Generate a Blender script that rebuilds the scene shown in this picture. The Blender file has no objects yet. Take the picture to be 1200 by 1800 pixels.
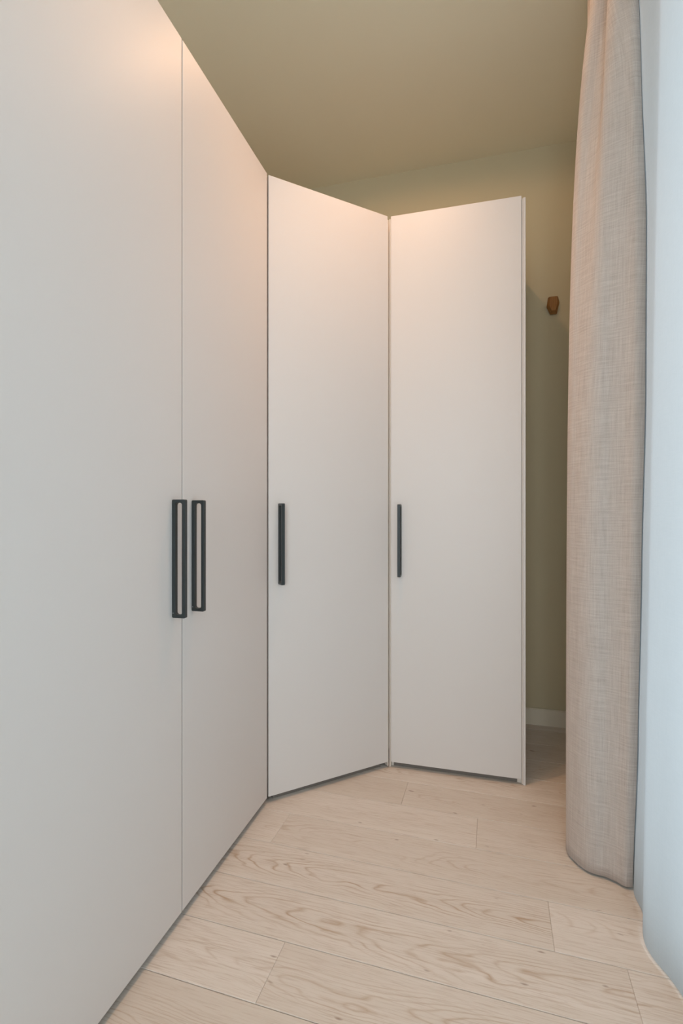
import bpy, bmesh, math, random
from mathutils import Vector, Matrix

# ------------------------------------------------------------------ scene, camera, light, exposure
# room axes: x runs along the back wall, y runs along the wardrobe aisle away from the camera, z up (metres)
SC = bpy.context.scene
COL = SC.collection
CAM_H, YAW = 1.115, math.atan(245 / 881)
cam_data = bpy.data.cameras.new('camera')
cam_data.sensor_fit = 'VERTICAL'
cam_data.sensor_height = 36.0
cam_data.sensor_width = 24.0
cam_data.lens = 881 / 1800 * 36
cam_data.clip_start = 0.02
cam = bpy.data.objects.new('camera', cam_data)
cam.location = (0, 0, CAM_H)
cam.rotation_euler = (math.pi / 2, 0, YAW)
COL.objects.link(cam)
SC.camera = cam

SC.view_settings.view_transform = 'Standard'
SC.view_settings.look = 'None'
SC.view_settings.gamma = 1.0
SC.view_settings.use_curve_mapping = False
SC.view_settings.exposure = 0.41
SC.cycles.max_bounces = 10
SC.cycles.diffuse_bounces = 8
SC.cycles.transparent_max_bounces = 8
SC.cycles.use_denoising = True
SC.cycles.caustics_reflective = False
SC.cycles.caustics_refractive = False

world = bpy.data.worlds.new('world')
SC.world = world
world.use_nodes = True
world.node_tree.nodes['Background'].inputs['Color'].default_value = (0.72, 0.85, 1.0, 1)
world.node_tree.nodes['Background'].inputs['Strength'].default_value = 1.1

def area(name, loc, rot, sx, sy, power, color):
    d = bpy.data.lights.new(name, 'AREA')
    d.shape = 'RECTANGLE'; d.size = sx; d.size_y = sy
    d.energy = power; d.color = color
    o = bpy.data.objects.new(name, d)
    o.location = loc; o.rotation_euler = rot
    COL.objects.link(o)
    return o
# daylight through the window behind the sheer (right); fill lamp added behind the camera to lift the doors
area('daylight_right', (1.25, -0.02, 1.40), (0, math.radians(90), 0), 2.85, 2.65, 146, (0.73, 0.90, 1.0))
area('rear_fill_light', (-0.10, -2.75, 1.55), (math.radians(90), 0, 0), 1.2, 2.3, 52, (0.80, 0.92, 1.0))

# ------------------------------------------------------------------ helpers
def lin(c):
    return tuple(((v / 255) / 12.92 if v / 255 <= 0.04045 else ((v / 255 + 0.055) / 1.055) ** 2.4) for v in c)

def obj(name, bm, mat, parent=None, smooth=False, loc=None, rotz=0.0):
    me = bpy.data.meshes.new(name)
    bmesh.ops.recalc_face_normals(bm, faces=bm.faces)
    bm.to_mesh(me); bm.free()
    if smooth:
        for p in me.polygons: p.use_smooth = True
    if mat: me.materials.append(mat)
    o = bpy.data.objects.new(name, me)
    COL.objects.link(o)
    if loc: o.location = loc
    o.rotation_euler = (0, 0, rotz)
    if parent: o.parent = parent
    return o

def thing(name, label, cat, loc=(0, 0, 0), rotz=0.0, group=None):
    o = bpy.data.objects.new(name, None)
    COL.objects.link(o)
    o.location = loc; o.rotation_euler = (0, 0, rotz)
    tag(o, label, cat, group)
    return o

def tag(o, label, cat, group=None):
    o['label'] = label; o['category'] = cat
    if group: o['group'] = group
    return o

def box(bm, x0, x1, y0, y1, z0, z1, bev=0.0, seg=2):
    r = bmesh.ops.create_cube(bm, size=1.0)
    vs = r['verts']
    for v in vs:
        v.co = Vector((x0 + (v.co.x + .5) * (x1 - x0), y0 + (v.co.y + .5) * (y1 - y0), z0 + (v.co.z + .5) * (z1 - z0)))
    if bev > 0:
        es = list({e for v in vs for e in v.link_edges})
        bmesh.ops.bevel(bm, geom=es, offset=bev, segments=seg, affect='EDGES', profile=0.5)
    return bm

def bx(*a, **k):
    return box(bmesh.new(), *a, **k)

def prism(bm, pts, z0, z1):
    lo = [bm.verts.new((x, y, z0)) for x, y in pts]
    hi = [bm.verts.new((x, y, z1)) for x, y in pts]
    n = len(pts)
    bm.faces.new(lo[::-1]); bm.faces.new(hi)
    for i in range(n):
        bm.faces.new((lo[i], lo[(i + 1) % n], hi[(i + 1) % n], hi[i]))
    return bm

# ------------------------------------------------------------------ materials
class NT:
    def __init__(self, name):
        self.m = bpy.data.materials.new(name); self.m.use_nodes = True
        self.t = self.m.node_tree; self.n = self.t.nodes; self.n.clear()
        self.out = self.n.new('ShaderNodeOutputMaterial')
    def add(self, typ, **kw):
        nd = self.n.new(typ)
        for k, v in kw.items(): setattr(nd, k, v)
        return nd
    def put(self, sock, v):
        if isinstance(v, bpy.types.NodeSocket): self.t.links.new(v, sock)
        elif v is not None: sock.default_value = v
    def math(self, op, a, b=None, clamp=False):
        nd = self.add('ShaderNodeMath', operation=op, use_clamp=clamp)
        self.put(nd.inputs[0], a)
        if b is not None: self.put(nd.inputs[1], b)
        return nd.outputs[0]
    def xyz(self, x, y, z):
        nd = self.add('ShaderNodeCombineXYZ')
        for i, v in enumerate((x, y, z)): self.put(nd.inputs[i], v)
        return nd.outputs[0]
    def noise(self, vec, scale=1.0, detail=2.0, rough=0.5):
        nd = self.add('ShaderNodeTexNoise')
        self.put(nd.inputs['Vector'], vec)
        nd.inputs['Scale'].default_value = scale
        nd.inputs['Detail'].default_value = detail
        nd.inputs['Roughness'].default_value = rough
        return nd.outputs['Fac']
    def mix(self, fac, a, b, blend='MIX'):
        nd = self.add('ShaderNodeMix', data_type='RGBA', blend_type=blend)
        self.put(nd.inputs[0], fac); self.put(nd.inputs[6], a); self.put(nd.inputs[7], b)
        return nd.outputs[2]
    def ramp(self, fac, stops):
        nd = self.add('ShaderNodeValToRGB')
        self.put(nd.inputs[0], fac)
        el = nd.color_ramp.elements
        while len(el) < len(stops): el.new(0.5)
        for e, (p, v) in zip(el, stops):
            e.position = p; e.color = (v, v, v, 1)
        return nd.outputs[0]
    def bsdf(self, color, rough=0.5, spec=0.5, bump=None, strength=0.1, dist=0.001, metal=0.0):
        b = self.add('ShaderNodeBsdfPrincipled')
        self.put(b.inputs['Base Color'], color if isinstance(color, bpy.types.NodeSocket) else tuple(color) + (1,))
        self.put(b.inputs['Roughness'], rough)
        b.inputs['Specular IOR Level'].default_value = spec
        b.inputs['Metallic'].default_value = metal
        if bump is not None:
            bn = self.add('ShaderNodeBump')
            bn.inputs['Strength'].default_value = strength
            bn.inputs['Distance'].default_value = dist
            self.put(bn.inputs['Height'], bump)
            self.t.links.new(bn.outputs[0], b.inputs['Normal'])
        return b
    def done(self, shader):
        self.t.links.new(shader.outputs[0] if hasattr(shader, 'outputs') else shader, self.out.inputs[0])
        return self.m

def paint(name, c, rough=0.6, spec=0.3, grain=0.03, scale=60, bump=0.05):
    t = NT(name)
    co = t.add('ShaderNodeTexCoord').outputs['Object']
    n = t.noise(co, scale, 3)
    n2 = t.noise(co, 1.3, 2)
    a = tuple(v * (1 - grain) for v in c) + (1,); b = tuple(min(1, v * (1 + grain)) for v in c) + (1,)
    return t.done(t.bsdf(t.mix(n2, a, b), rough, spec, n, bump, 0.0006))

def oak():
    t = NT('pale_oak')
    sep = t.add('ShaderNodeSeparateXYZ')
    t.t.links.new(t.add('ShaderNodeTexCoord').outputs['Object'], sep.inputs[0])
    x, y = sep.outputs[0], sep.outputs[1]
    inf = t.add('ShaderNodeObjectInfo')
    seed = t.math('MULTIPLY', inf.outputs['Random'], 61.0)
    csep = t.add('ShaderNodeSeparateColor')
    t.t.links.new(inf.outputs['Color'], csep.inputs[0])
    cx, st, tint = csep.outputs[0], csep.outputs[1], csep.outputs[2]
    xs = t.math('ADD', x, seed)
    # growth rings cut flat: nested arches drawn out along the plank
    wob = t.noise(t.xyz(t.math('MULTIPLY', xs, 3.2), t.math('MULTIPLY', y, 11.0), seed), 1.0, 2.5, 0.55)
    drift = t.noise(t.xyz(t.math('MULTIPLY', xs, 1.1), seed, 0.0), 1.0, 1.0)
    yy = t.math('ADD', t.math('SUBTRACT', y, t.math('ADD', 0.03, t.math('MULTIPLY', drift, 0.11))),
                t.math('MULTIPLY', t.math('SUBTRACT', wob, 0.5), 0.034))
    x0 = t.math('SUBTRACT', x, t.math('MULTIPLY', cx, 2.0))
    jag = t.noise(t.xyz(t.math('MULTIPLY', xs, 24.0), t.math('MULTIPLY', y, 70.0), 5.0), 1.0, 2.0, 0.6)
    yy = t.math('ADD', yy, t.math('MULTIPLY', t.math('SUBTRACT', jag, 0.5), 0.006))
    hh = t.math('ADD', t.math('MULTIPLY', x0, 0.062), t.math('MULTIPLY', t.math('SUBTRACT', wob, 0.5), 0.05))
    r = t.math('SQRT', t.math('ADD', t.math('MULTIPLY', yy, yy), t.math('MULTIPLY', hh, hh)))
    fr = t.math('FRACT', t.math('MULTIPLY', r, 140.0))
    ring = t.ramp(fr, [(0.0, 0.25), (0.12, 0.0), (0.66, 0.02), (0.87, 1.0), (1.0, 0.25)])
    patch = t.noise(t.xyz(t.math('MULTIPLY', xs, 5.0), t.math('MULTIPLY', y, 22.0), 3.0), 1.0, 2.0)
    patch = t.ramp(patch, [(0.32, 0.15), (0.62, 1.0)])
    core = t.ramp(t.math('MULTIPLY', t.math('ABSOLUTE', yy), 10.0), [(0.0, 1.0), (0.30, 0.85), (0.62, 0.22), (1.0, 0.15)])
    ringf = t.math('MULTIPLY', t.math('MULTIPLY', t.math('MULTIPLY', ring, patch), st), core)
    # fine straight pores
    pore = t.noise(t.xyz(t.math('MULTIPLY', xs, 13.0), t.math('MULTIPLY', y, 300.0), seed), 1.0, 3.0, 0.6)
    pore = t.ramp(pore, [(0.5, 0.0), (0.72, 1.0)])
    band = t.noise(t.xyz(t.math('MULTIPLY', xs, 1.6), t.math('MULTIPLY', y, 42.0), seed), 1.0, 3.0)
    knot = t.noise(t.xyz(t.math('MULTIPLY', xs, 22.0), t.math('MULTIPLY', y, 60.0), 9.0), 1.0, 0.0)
    knot = t.ramp(knot, [(0.82, 0.0), (0.90, 1.0)])
    light = t.mix(tint, lin((205, 195, 184)) + (1,), lin((230, 223, 216)) + (1,))
    base = t.mix(t.math('MULTIPLY', band, 0.75), light, lin((196, 184, 170)) + (1,))
    c = t.mix(t.math('MULTIPLY', pore, 0.46), base, lin((168, 146, 127)) + (1,))
    c = t.mix(t.math('MULTIPLY', ringf, 1.0), c, lin((166, 138, 108)) + (1,))
    c = t.mix(t.math('MULTIPLY', knot, 0.6), c, lin((110, 80, 58)) + (1,))
    hgt = t.math('SUBTRACT', 1.0, t.math('ADD', t.math('MULTIPLY', pore, 0.6), t.math('MULTIPLY', ringf, 0.5)))
    return t.done(t.bsdf(c, 0.48, 0.35, hgt, 0.12, 0.0006))

def weave(t, f1=230.0, f2=9.0):
    uv = t.add('ShaderNodeUVMap').outputs[0]
    s = t.add('ShaderNodeSeparateXYZ'); t.t.links.new(uv, s.inputs[0])
    a, b = s.outputs[0], s.outputs[1]
    warp = t.noise(t.xyz(t.math('MULTIPLY', a, f1 * 1.1), t.math('MULTIPLY', b, f2), 0.0), 1.0, 3.0, 0.65)
    weft = t.noise(t.xyz(t.math('MULTIPLY', a, f2 * 1.5), t.math('MULTIPLY', b, f1), 4.0), 1.0, 3.0, 0.65)
    fine = t.noise(t.xyz(t.math('MULTIPLY', a, 420.0), t.math('MULTIPLY', b, 420.0), 1.0), 1.0, 1.0)
    w = t.math('ADD', t.math('MULTIPLY', warp, 0.4), t.math('MULTIPLY', weft, 0.45))
    return t.math('ADD', w, t.math('MULTIPLY', fine, 0.15))

def linen():
    t = NT('beige_linen')
    w = weave(t)
    f = t.ramp(w, [(0.30, 0.0), (0.70, 1.0)])
    c = t.mix(f, lin((166, 153, 144)) + (1,), lin((205, 194, 186)) + (1,))
    d = t.bsdf(c, 0.9, 0.1, w, 0.35, 0.001)
    d.inputs['Sheen Weight'].default_value = 0.15
    return t.done(d)

def sheer():
    t = NT('white_sheer')
    w = weave(t, 260, 20)
    c = t.mix(w, lin((188, 194, 196)) + (1,), lin((204, 208, 210)) + (1,))
    d = t.add('ShaderNodeBsdfDiffuse'); t.put(d.inputs[0], c)
    tr = t.add('ShaderNodeBsdfTranslucent'); t.put(tr.inputs[0], c)
    m = t.add('ShaderNodeMixShader'); m.inputs[0].default_value = 0.42
    t.t.links.new(d.outputs[0], m.inputs[1]); t.t.links.new(tr.outputs[0], m.inputs[2])
    return t.done(m)

def pane_glass():
    t = NT('window_glass')
    a = t.add('ShaderNodeBsdfTransparent'); g = t.add('ShaderNodeBsdfGlossy')
    g.inputs['Roughness'].default_value = 0.02
    f = t.add('ShaderNodeFresnel'); f.inputs[0].default_value = 1.45
    m = t.add('ShaderNodeMixShader')
    t.t.links.new(f.outputs[0], m.inputs[0]); t.t.links.new(a.outputs[0], m.inputs[1]); t.t.links.new(g.outputs[0], m.inputs[2])
    return t.done(m)

def lamp_lens():
    t = NT('lamp_lens')
    e = t.add('ShaderNodeEmission')
    e.inputs[0].default_value = (1.0, 0.78, 0.52, 1); e.inputs[1].default_value = 6.0
    return t.done(e)

def wood_hook():
    t = NT('hook_wood')
    co = t.add('ShaderNodeTexCoord').outputs['Object']
    s = t.add('ShaderNodeSeparateXYZ'); t.t.links.new(co, s.inputs[0])
    n = t.noise(t.xyz(t.math('MULTIPLY', s.outputs[0], 260.0), t.math('MULTIPLY', s.outputs[1], 260.0), t.math('MULTIPLY', s.outputs[2], 14.0)), 1.0, 3.0)
    return t.done(t.bsdf(t.mix(n, lin((116, 80, 38)) + (1,), lin((162, 116, 64)) + (1,)), 0.5, 0.3, n, 0.2, 0.0005))

M = {
    'door': paint('white_lacquer', lin((213, 208, 204)), 0.42, 0.35, 0.006, 300, 0.02),
    'carcass': paint('carcass_white', lin((214, 205, 194)), 0.5, 0.3, 0.01, 200, 0.02),
    'plinth': paint('plinth_grey', lin((120, 112, 104)), 0.6, 0.2, 0.02, 100, 0.02),
    'wall': paint('wall_paint', lin((192, 181, 151)), 0.85, 0.15, 0.015, 160, 0.05),
    'ceiling': paint('ceiling_paint', lin((222, 218, 196)), 0.9, 0.1, 0.012, 160, 0.04),
    'wall_side': paint('wall_paint_white', lin((225, 222, 215)), 0.85, 0.15, 0.01, 160, 0.05),
    'skirting': paint('skirting_paint', lin((214, 204, 184)), 0.5, 0.3, 0.01, 100, 0.02),
    'handle': paint('dark_handle_metal', lin((38, 44, 44)), 0.38, 0.5, 0.05, 400, 0.05),
    'screw': paint('screw_steel', lin((120, 122, 122)), 0.35, 0.5, 0.02, 400, 0.02),
    'frame': paint('window_frame_white', lin((228, 230, 230)), 0.4, 0.4, 0.01, 200, 0.02),
    'subfloor': paint('subfloor', lin((70, 54, 42)), 0.9, 0.1, 0.03, 60, 0.05),
    'track': paint('track_white', lin((220, 220, 216)), 0.4, 0.4, 0.01, 100, 0.02),
    'oak': oak(), 'linen': linen(), 'sheer': sheer(), 'glass': pane_glass(), 'lens': lamp_lens(), 'hook': wood_hook(),
}

# ------------------------------------------------------------------ room shell
X0, X1, Y0, Y1, H = -1.405, 0.64, -2.5, 2.814, 3.03

def structure(name, bm, mat, parent=None):
    o = obj(name, bm, mat, parent)
    if parent is None: o['kind'] = 'structure'
    return o

floor = structure('floor', bx(X0 - .1, X1 + .1, Y0 - .1, Y1 + .1, -0.12, -0.0165), M['subfloor'])
structure('ceiling', bx(X0 - .1, X1 + .1, Y0 - .1, Y1 + .1, H, H + 0.1), M['ceiling'])
structure('wall_back', bx(X0 - .1, X1 + .1, Y1, Y1 + 0.1, -0.0165, H), M['wall'])
structure('wall_left', bx(X0 - 0.1, X0, Y0, Y1, -0.0165, H), M['wall_side'])

def wall_with_opening(name, along_x, c0, c1, a0, a1, o0, o1, z0, z1, mat):
    bm = bmesh.new()
    def b(p0, p1, q0, q1):
        if along_x: box(bm, p0, p1, c0, c1, q0, q1)
        else: box(bm, c0, c1, p0, p1, q0, q1)
    b(a0, o0, -0.0165, H); b(o1, a1, -0.0165, H)
    b(o0, o1, -0.0165, z0); b(o0, o1, z1, H)
    return structure(name, bm, mat)

def window(name, along_x, c, o0, o1, z0, z1):
    root = bpy.data.objects.new(name, None); COL.objects.link(root); root['kind'] = 'structure'
    bm = bmesh.new(); w = 0.055
    def b(bm, p0, p1, q0, q1, d=0.03):
        if along_x: box(bm, p0, p1, c - d, c + d, q0, q1)
        else: box(bm, c - d, c + d, p0, p1, q0, q1)
    b(bm, o0, o0 + w, z0, z1); b(bm, o1 - w, o1, z0, z1)
    mid = (o0 + o1) / 2
    b(bm, mid - w / 2, mid + w / 2, z0 + w, z1 - w)
    b(bm, o0 + w, o1 - w, z0, z0 + w); b(bm, o0 + w, o1 - w, z1 - w, z1)
    obj('window_frame', bm, M['frame'], root)
    for p0, p1 in ((o0 + w, mid - w / 2), (mid + w / 2, o1 - w)):
        bm = bmesh.new(); b(bm, p0, p1, z0 + w, z1 - w, 0.004)
        obj('pane', bm, M['glass'], root)

wall_with_opening('wall_right', False, X1, X1 + 0.12, Y0, Y1, -1.1, 1.72, 0.02, 2.8, M['wall_side'])
window('window_1', False, X1 + 0.06, -1.1, 1.72, 0.02, 2.8)
wall_with_opening('wall_front', True, Y0 - 0.12, Y0, X0, X1, -0.75, 0.5, 0.3, 2.75, M['wall_side'])
window('added_rear_window', True, Y0 - 0.06, -0.75, 0.5, 0.3, 2.75)  # unseen window, added to let the rear fill lamp into the room

def skirting(name, x0, x1, y0, y1):
    bm = bx(x0, x1, y0, y1, 0.0, 0.086)
    top = [e for e in bm.edges if all(v.co.z > 0.08 for v in e.verts)]
    bmesh.ops.bevel(bm, geom=top, offset=0.004, segments=2, affect='EDGES')
    structure(name, bm, M['skirting'])
skirting('baseboard_back', 0.19, X1, Y1 - 0.014, Y1)
skirting('baseboard_right', X1 - 0.014, X1, 1.75, Y1 - 0.014)

# ------------------------------------------------------------------ floor planks (children of the floor)
PITCH, THETA = 0.1720, math.radians(-1.45)
OX, OY = -0.79, 1.050
rng = random.Random(5)

def clip(poly, axis, lim, keep_less):
    out = []
    for i in range(len(poly)):
        a, b = poly[i], poly[(i + 1) % len(poly)]
        ina = (a[axis] <= lim) if keep_less else (a[axis] >= lim)
        inb = (b[axis] <= lim) if keep_less else (b[axis] >= lim)
        if ina: out.append(a)
        if ina != inb:
            k = (lim - a[axis]) / (b[axis] - a[axis])
            out.append((a[0] + k * (b[0] - a[0]), a[1] + k * (b[1] - a[1])))
    return out

def inset(poly, d):
    n = len(poly); res = []
    for i in range(n):
        p0, p1, p2 = Vector(poly[i - 1]), Vector(poly[i]), Vector(poly[(i + 1) % n])
        e1 = (p1 - p0).normalized(); e2 = (p2 - p1).normalized()
        n1 = Vector((-e1.y, e1.x)); n2 = Vector((-e2.y, e2.x))
        k = max(0.3, 1 + n1.dot(n2))
        res.append(tuple(p1 + (n1 + n2) * (d / k)))
    return res

known = {0: [0.297], 1: [1.125], 2: [0.962], 3: [0.094], 4: [0.757], 5: [0.475], -1: [1.60], 6: [1.15], 7: [0.72]}
style = {  # (arch centre, ring strength, tint) for the planks seen best, left and right of the joint
    (-1, 0): (.10, .6, .10), (0, 0): (.42, .42, .72), (0, 1): (.62, .6, .35), (1, 0): (.85, .85, .55), (1, 1): (.3, .6, .7),
    (2, 0): (.62, .9, .45), (2, 1): (.05, .25, .8), (3, 0): (.1, .3, .5), (3, 1): (.75, .40, .35),
    (4, 0): (.2, .28, .6), (4, 1): (.1, .3, .45), (5, 0): (.2, .25, .2), (5, 1): (.5, .45, .3)}
ct, sn = math.cos(THETA), math.sin(THETA)
for row in range(-21, 12):
    js = sorted(known.get(row, [rng.uniform(0.0, 1.6)]))
    edges = [-1.2] + js + [js[-1] + 1.9]
    edges = [e for e in edges]
    for k in range(len(edges) - 1):
        xa, xb = edges[k], edges[k + 1]
        oy = OY + row * PITCH
        # plank rectangle in room axes, then clipped to the room and brought back to plank axes
        ox = OX + sn * 0
        def to_room(p):
            return (OX + ct * p[0] - sn * (p[1] + row * PITCH), OY + sn * p[0] + ct * (p[1] + row * PITCH))
        def to_plank(q):
            dx, dy = q[0] - OX, q[1] - OY
            return (ct * dx + sn * dy, -sn * dx + ct * dy - row * PITCH)
        g = 0.0007
        poly = [to_room(p) for p in ((xa + g / 4, g), (xb - g / 4, g), (xb - g / 4, PITCH - g), (xa + g / 4, PITCH - g))]
        for ax, lim, less in ((0, X0, False), (0, X1, True), (1, Y0, False), (1, Y1, True)):
            if poly: poly = clip(poly, ax, lim, less)
        if len(poly) < 3: continue
        loc = [to_plank(q) for q in poly]
        loc2 = []
        for p in loc:
            if not loc2 or (Vector(p) - Vector(loc2[-1])).length > 1e-4: loc2.append(p)
        if (Vector(loc2[0]) - Vector(loc2[-1])).length < 1e-4: loc2.pop()
        ar = abs(sum(loc2[i - 1][0] * loc2[i][1] - loc2[i][0] * loc2[i - 1][1] for i in range(len(loc2)))) / 2
        if len(loc2) < 3 or ar < 0.002: continue
        bm = bmesh.new()
        tp = inset(loc2, 0.0011)
        a = [bm.verts.new((p[0], p[1], -0.016)) for p in loc2]
        b = [bm.verts.new((p[0], p[1], -0.0011)) for p in loc2]
        c = [bm.verts.new((p[0], p[1], 0.0)) for p in tp]
        n = len(loc2)
        bm.faces.new(a[::-1]); bm.faces.new(c)
        for i in range(n):
            j = (i + 1) % n
            bm.faces.new((a[i], a[j], b[j], b[i])); bm.faces.new((b[i], b[j], c[j], c[i]))
        org = to_room((0, 0))
        o = obj('plank', bm, M['oak'], floor, loc=(org[0], org[1], 0), rotz=THETA)
        s = style.get((row, k), (rng.uniform(0, .9), rng.uniform(.25, .8), rng.uniform(.1, .8)))
        o.color = (s[0], s[1], s[2], 1)

# ------------------------------------------------------------------ wardrobes
ZB, ZT = 0.025, 2.405           # door bottom and top
TH = 0.019                      # door thickness
XL = -0.785                     # front plane of the left run
PA, PB = (XL, 1.770), (-0.387, 2.165)
YC = 2.165                      # front plane of the end cabinet

def handle(parent, x, zt=1.148, zb=0.836, proud=0.0385, th=0.0128):
    # closed slim loop on edge: local frame of the door (x along the door, -y out of the door)
    bm = bmesh.new()
    def rr(y0, y1, z0, z1, r, n=5):
        pts = []
        for cy, cz, a0 in ((y1 - r, z1 - r, 0), (y0 + r, z1 - r, 90), (y0 + r, z0 + r, 180), (y1 - r, z0 + r, 270)):
            for i in range(n + 1):
                a = math.radians(a0 + 90 * i / n)
                pts.append((cy + r * math.cos(a), cz + r * math.sin(a)))
        return pts
    outer = rr(-proud, 0.0, zb, zt, 0.0035)
    outer_in = rr(-proud + .001, -0.001, zb + .001, zt - .001, 0.003)
    inner = rr(-proud + 0.0088, -0.0095, zb + 0.0085, zt - 0.0085, 0.0065)
    inner_o = rr(-proud + 0.0080, -0.0087, zb + 0.0077, zt - 0.0077, 0.007)
    n = len(outer)
    L = []
    h = th / 2
    for pts, xx in ((outer, -h + .001), (outer_in, -h), (inner_o, -h), (inner, -h + .001),
                    (inner, h - .001), (inner_o, h), (outer_in, h), (outer, h - .001)):
        L.append([bm.verts.new((x + xx, p[0], p[1])) for p in pts])
    for q in range(8):
        A, B = L[q], L[(q + 1) % 8]
        for i in range(n):
            j = (i + 1) % n
            bm.faces.new((A[i], A[j], B[j], B[i]))
    hd = obj('handle', bm, M['handle'], parent)
    for zz in (zb + 0.0125,):
        bm = bmesh.new()
        bmesh.ops.create_cone(bm, cap_ends=True, segments=12, radius1=0.0016, radius2=0.0016, depth=0.0012,
                              matrix=Matrix.Translation((x - h - 0.0003, -0.0040, zz)) @ Matrix.Rotation(math.pi / 2, 4, 'Y'))
        obj('screw', bm, M['screw'], hd)
    return hd

def door(parent, x0, x1):
    # local frame of the unit: x along the front, front face in the plane y = 0, unit extends to +y
    return obj('door', bx(x0, x1, 0.0, TH, ZB, ZT, bev=0.0008, seg=2), M['door'], parent)

def carcass_box(parent, w, depth, side_l=True):
    p = 0.018; y0 = TH + 0.003
    bm = bmesh.new()
    box(bm, 0.001, p, y0, depth, 0.0, ZT - 0.008)
    box(bm, w - p, w - 0.001, y0, depth, 0.0, ZT - 0.008)
    box(bm, p, w - p, y0, depth, ZT - 0.008 - p, ZT - 0.008)
    box(bm, p, w - p, y0, depth - 0.01, 0.07, 0.07 + p)
    box(bm, p, w - p, depth - 0.01, depth, 0.07, ZT - 0.03)
    obj('carcass', bm, M['carcass'], parent)
    obj('plinth', bx(p, w - p, 0.024, 0.040, 0.0, 0.068), M['plinth'], parent)

# left run: local x = +y of the room (front faces +x)
GAP = 0.0021
SEAM, V0 = 1.201, 0.632
w1 = thing('wardrobe', 'tall white double-door wardrobe along the left side with two loop handles paired at its seam', 'wardrobe',
           (XL, V0, 0), math.pi / 2, 'white fitted wardrobes')
W = 1.770 - V0
carcass_box(w1, W, 0.60)
d1 = door(w1, 0.0015, SEAM - V0 - GAP)
handle(d1, 1.1600 - V0)
d2 = door(w1, SEAM - V0 + GAP, W - 0.006)
handle(d2, 1.2530 - V0)

# corner unit set at 45 degrees
LAB = math.hypot(PB[0] - PA[0], PB[1] - PA[1])
ANG = math.atan2(PB[1] - PA[1], PB[0] - PA[0])
w2 = thing('corner_wardrobe', 'white single-door wardrobe set diagonally across the corner between the two straight ones', 'wardrobe',
           (PA[0], PA[1], 0), ANG, 'white fitted wardrobes')
def loc2w(q):
    dx, dy = q[0] - PA[0], q[1] - PA[1]
    return (math.cos(ANG) * dx + math.sin(ANG) * dy, -math.sin(ANG) * dx + math.cos(ANG) * dy)
bm = bmesh.new()
s = 0.024
pts = [(PA[0] - s * 1.2, PA[1] + 0.004), (PB[0] - 0.004, PB[1] + s * 1.2), (PB[0] - 0.004, Y1 - 0.004), (X0 + 0.004, Y1 - 0.004), (X0 + 0.004, PA[1] + 0.004)]
prism(bm, [loc2w(q) for q in pts], 0.07, ZT - 0.008)
obj('carcass', bm, M['carcass'], w2)
obj('plinth', bx(0.03, LAB - 0.03, 0.024, 0.040, 0.0, 0.068), M['plinth'], w2)
d3 = door(w2, 0.0035, LAB - 0.0075)
handle(d3, 0.0490)
obj('filler_strip', bx(LAB - 0.0068, LAB - 0.0010, 0.0012, 0.022, 0.006, ZT - 0.014, bev=0.0006, seg=1), M['carcass'], w2)

# end unit facing the camera
w3 = thing('end_wardrobe', 'white single-door wardrobe facing the camera, its free side next to the beige curtain', 'wardrobe',
           (PB[0], YC, 0), 0, 'white fitted wardrobes')
WE = 0.166 - PB[0]
carcass_box(w3, WE - 0.004, 0.64)
d4 = door(w3, 0.0085, 0.159 - PB[0])
handle(d4, 0.049)
obj('side_panel', bx(0.1655 - PB[0], 0.1755 - PB[0], 0.004, 0.64, 0.0, ZT - 0.006, bev=0.0008, seg=1), M['door'], w3)
obj('filler_strip', bx(0.0012, 0.0075, 0.0012, 0.0215, 0.002, ZT - 0.010, bev=0.0006, seg=1), M['carcass'], w3)

obj('edge_strip', bx(0.1602 - PB[0], 0.1650 - PB[0], 0.0035, 0.0215, 0.004, ZT - 0.010), M['carcass'], w3)

# ------------------------------------------------------------------ wooden wall hook
HX, HZ = 0.360, 2.190
bm = bmesh.new()
def loop(pts, y):
    return [bm.verts.new((HX + p[0], y, HZ + p[1])) for p in pts]
hex_ = [(-.024, .040), (.025, .040), (.031, .010), (.018, -.048), (-.014, -.048), (-.031, -.008)]
fr_ = [(-.017, .038), (.018, .038), (.019, .005), (.010, -.034), (-.008, -.034), (-.018, -.006)]
L0 = loop([(p[0] * .8, p[1] * .85) for p in hex_], Y1); L1 = loop(hex_, Y1 - 0.012); L2 = loop(fr_, Y1 - 0.028)
for A, B in ((L0, L1), (L1, L2)):
    for i in range(6):
        bm.faces.new((A[i], A[(i + 1) % 6], B[(i + 1) % 6], B[i]))
bm.faces.new(L0[::-1]); bm.faces.new(L2)
tag(obj('wall_hook', bm, M['hook']), 'small faceted wooden coat hook on the back wall', 'hook')

# ------------------------------------------------------------------ curtains
def interp(tab, z):
    if z >= tab[0][0]: return tab[0][1]
    for (za, a), (zb, b) in zip(tab, tab[1:]):
        if z >= zb:
            k = (za - z) / (za - zb); k = k * k * (3 - 2 * k) * .5 + k * .5
            return a + (b - a) * k
    return tab[-1][1]

def crom(P, n):
    Q = [2 * P[0] - P[1]] + P + [2 * P[-1] - P[-2]]
    out = []
    m = len(P) - 1
    for i in range(n + 1):
        t = i / n * m; k = min(int(t), m - 1); f = t - k
        a, b, c, d = Q[k], Q[k + 1], Q[k + 2], Q[k + 3]
        out.append(0.5 * ((2 * b) + (c - a) * f + (2 * a - 5 * b + 4 * c - d) * f * f + (3 * b - a - 3 * c + d) * f ** 3))
    return out

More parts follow.
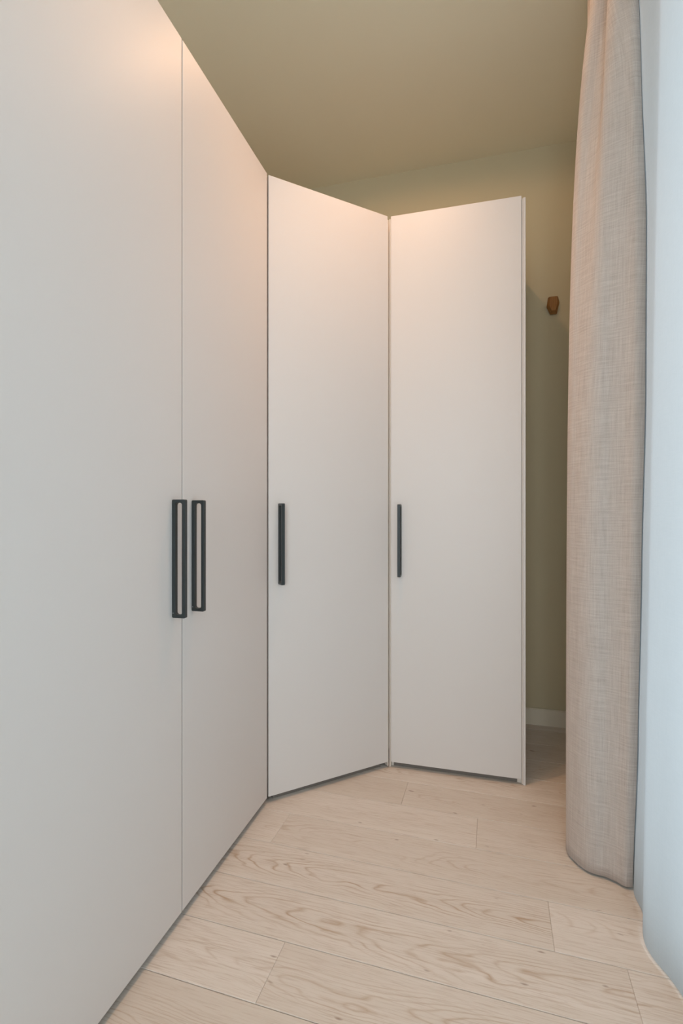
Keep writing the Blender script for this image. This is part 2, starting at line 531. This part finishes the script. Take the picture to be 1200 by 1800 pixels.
def curtain(name, profile, z0, z1, ncol, nrow, mat, thick):
    bm = bmesh.new(); uvl = bm.loops.layers.uv.new('uv')
    rows, us = [], []
    for r in range(nrow + 1):
        z = z0 + (z1 - z0) * r / nrow
        c = crom([Vector(p) for p in profile(z)], ncol)
        rows.append([bm.verts.new((p.x, p.y, z)) for p in c])
        L = [0.0]
        for i in range(1, len(c)): L.append(L[-1] + (c[i] - c[i - 1]).length)
        us.append(L)
    for r in range(nrow):
        for i in range(ncol):
            f = bm.faces.new((rows[r][i], rows[r][i + 1], rows[r + 1][i + 1], rows[r + 1][i]))
            for lp, (rr, ii) in zip(f.loops, ((r, i), (r, i + 1), (r + 1, i + 1), (r + 1, i))):
                lp[uvl].uv = (us[rr][ii], z0 + (z1 - z0) * rr / nrow)
    o = obj(name, bm, mat, smooth=True)
    if thick:
        md = o.modifiers.new('thickness', 'SOLIDIFY'); md.thickness = thick; md.offset = 0
    return o

EDGE = [(2.77, .4430), (2.41, .4530), (1.98, .4660), (1.46, .4640), (.94, .4535), (.43, .4440), (0, .4310)]
B_TOP = [(.455, 2.03), (.40, 2.01), (.372, 1.965), (.367, 1.93), (.402, 1.895), (.422, 1.87), (.378, 1.845), (.347, 1.81), (.357, 1.775), (.402, 1.762), (.432, 1.738), (.404, 1.715), (.378, 1.69), (.386, 1.660), (.410, 1.648), (.430, 1.645), (.443, 1.656)]
B_BOT = [(.455, 2.02), (.40, 2.02), (.345, 2.00), (.325, 1.96), (.312, 1.915), (.298, 1.875), (.280, 1.83), (.2705, 1.785), (.274, 1.755), (.284, 1.735), (.297, 1.713), (.315, 1.694), (.336, 1.685), (.360, 1.682), (.388, 1.669), (.410, 1.653), (.431, 1.656)]
def beige_profile(z):
    w = 0.0 if z >= 2.77 else (1 - math.exp(-(2.77 - z) / 0.55)) / (1 - math.exp(-2.77 / 0.55))
    e = interp(EDGE, z)
    base = .443 + (.431 - .443) * w
    out = []
    n = len(B_TOP)
    for i, (a, b) in enumerate(zip(B_TOP, B_BOT)):
        k = max(0.0, (i - 10) / (n - 11))
        out.append((a[0] + (b[0] - a[0]) * w + (e - base) * k, a[1] + (b[1] - a[1]) * w))
    return out
tag(curtain('curtain', beige_profile, 0.008, 3.0, 150, 90, M['linen'], 0.003),
    'floor-length beige linen curtain gathered beside the end wardrobe', 'curtain')

S_TOP = [(0, 1.98), (0, 1.86), (0, 1.71), (0, 1.638), (.484, 1.575), (.463, 1.49), (.462, 1.445), (.466, 1.40), (.468, 1.34), (.470, 1.27), (.458, 1.19)]
S_BOT = [(0, 1.98), (0, 1.86), (0, 1.71), (0, 1.638), (.431, 1.560), (.413, 1.495), (.4065, 1.45), (.414, 1.407), (.433, 1.362), (.447, 1.31), (.452, 1.25)]
y = 1.13
i = 0
while y > -1.0:
    a = .030 * math.cos(i * math.pi / 2.0 + .6)
    S_TOP.append((.450 + a * .7, y)); S_BOT.append((.430 + a, y + .02))
    y -= .075; i += 1
def sheer_profile(z):
    w = 1 - z / 2.95
    e = interp(EDGE, z)
    out = []
    for i, (a, b) in enumerate(zip(S_TOP, S_BOT)):
        if i < 4: out.append((e + (.034, .034, .024, -.0015)[i], a[1]))
        else: out.append((a[0] + (b[0] - a[0]) * w, a[1] + (b[1] - a[1]) * w))
    return out
tag(curtain('sheer_curtain', sheer_profile, 0.004, 3.0, 320, 60, M['sheer'], 0.0),
    'white floor-length curtain at the right edge, in front of the beige one', 'curtain')

bm = bx(.40, .47, -1.0, 2.05, 3.0, H - 0.0005, bev=0.003)
tag(obj('curtain_track', bm, M['track']), 'white ceiling track that carries both curtains', 'curtain rail')

# ------------------------------------------------------------------ recessed downlights with their light
def downlight(x, y, power, spill, label):
    r = thing('recessed_downlight', label, 'ceiling light', (x, y, H), 0, 'recessed downlights')
    bm = bmesh.new()
    prof = [(.034, 0.0), (.034, -.003), (.031, -.004), (.026, -.003), (.025, 0.0)]
    seg = 32; R = []
    for k in range(seg):
        a = 2 * math.pi * k / seg
        R.append([bm.verts.new((q * math.cos(a), q * math.sin(a), zz)) for q, zz in prof])
    for k in range(seg):
        A, B = R[k], R[(k + 1) % seg]
        for i in range(len(prof)):
            j = (i + 1) % len(prof)
            bm.faces.new((A[i], A[j], B[j], B[i]))
    obj('trim_ring', bm, M['track'], r)
    bm = bmesh.new()
    bmesh.ops.create_cone(bm, cap_ends=True, segments=24, radius1=.0245, radius2=.0245, depth=.001, matrix=Matrix.Translation((0, 0, -0.0008)))
    obj('lens', bm, M['lens'], r)
    for nm, en, sz, bl in (('downlight_spill', spill, 176, 0.2), ('downlight_beam', power, 92, 0.9)):
        d = bpy.data.lights.new(nm, 'SPOT')
        d.energy = en; d.color = (1.0, 0.57, 0.33)
        d.spot_size = math.radians(sz); d.spot_blend = bl; d.shadow_soft_size = 0.022
        o = bpy.data.objects.new(nm, d)
        o.location = (0, 0, -0.008); o.parent = r
        COL.objects.link(o)
downlight(-0.285, 1.80, 25, 11, 'recessed ceiling downlight in front of the diagonal wardrobe')
downlight(-0.420, 1.40, 20, 1, 'recessed ceiling downlight in front of the wardrobe seam')
downlight(-0.400, 0.72, 14, 1, 'recessed ceiling downlight nearest the camera end of the double-door wardrobe')
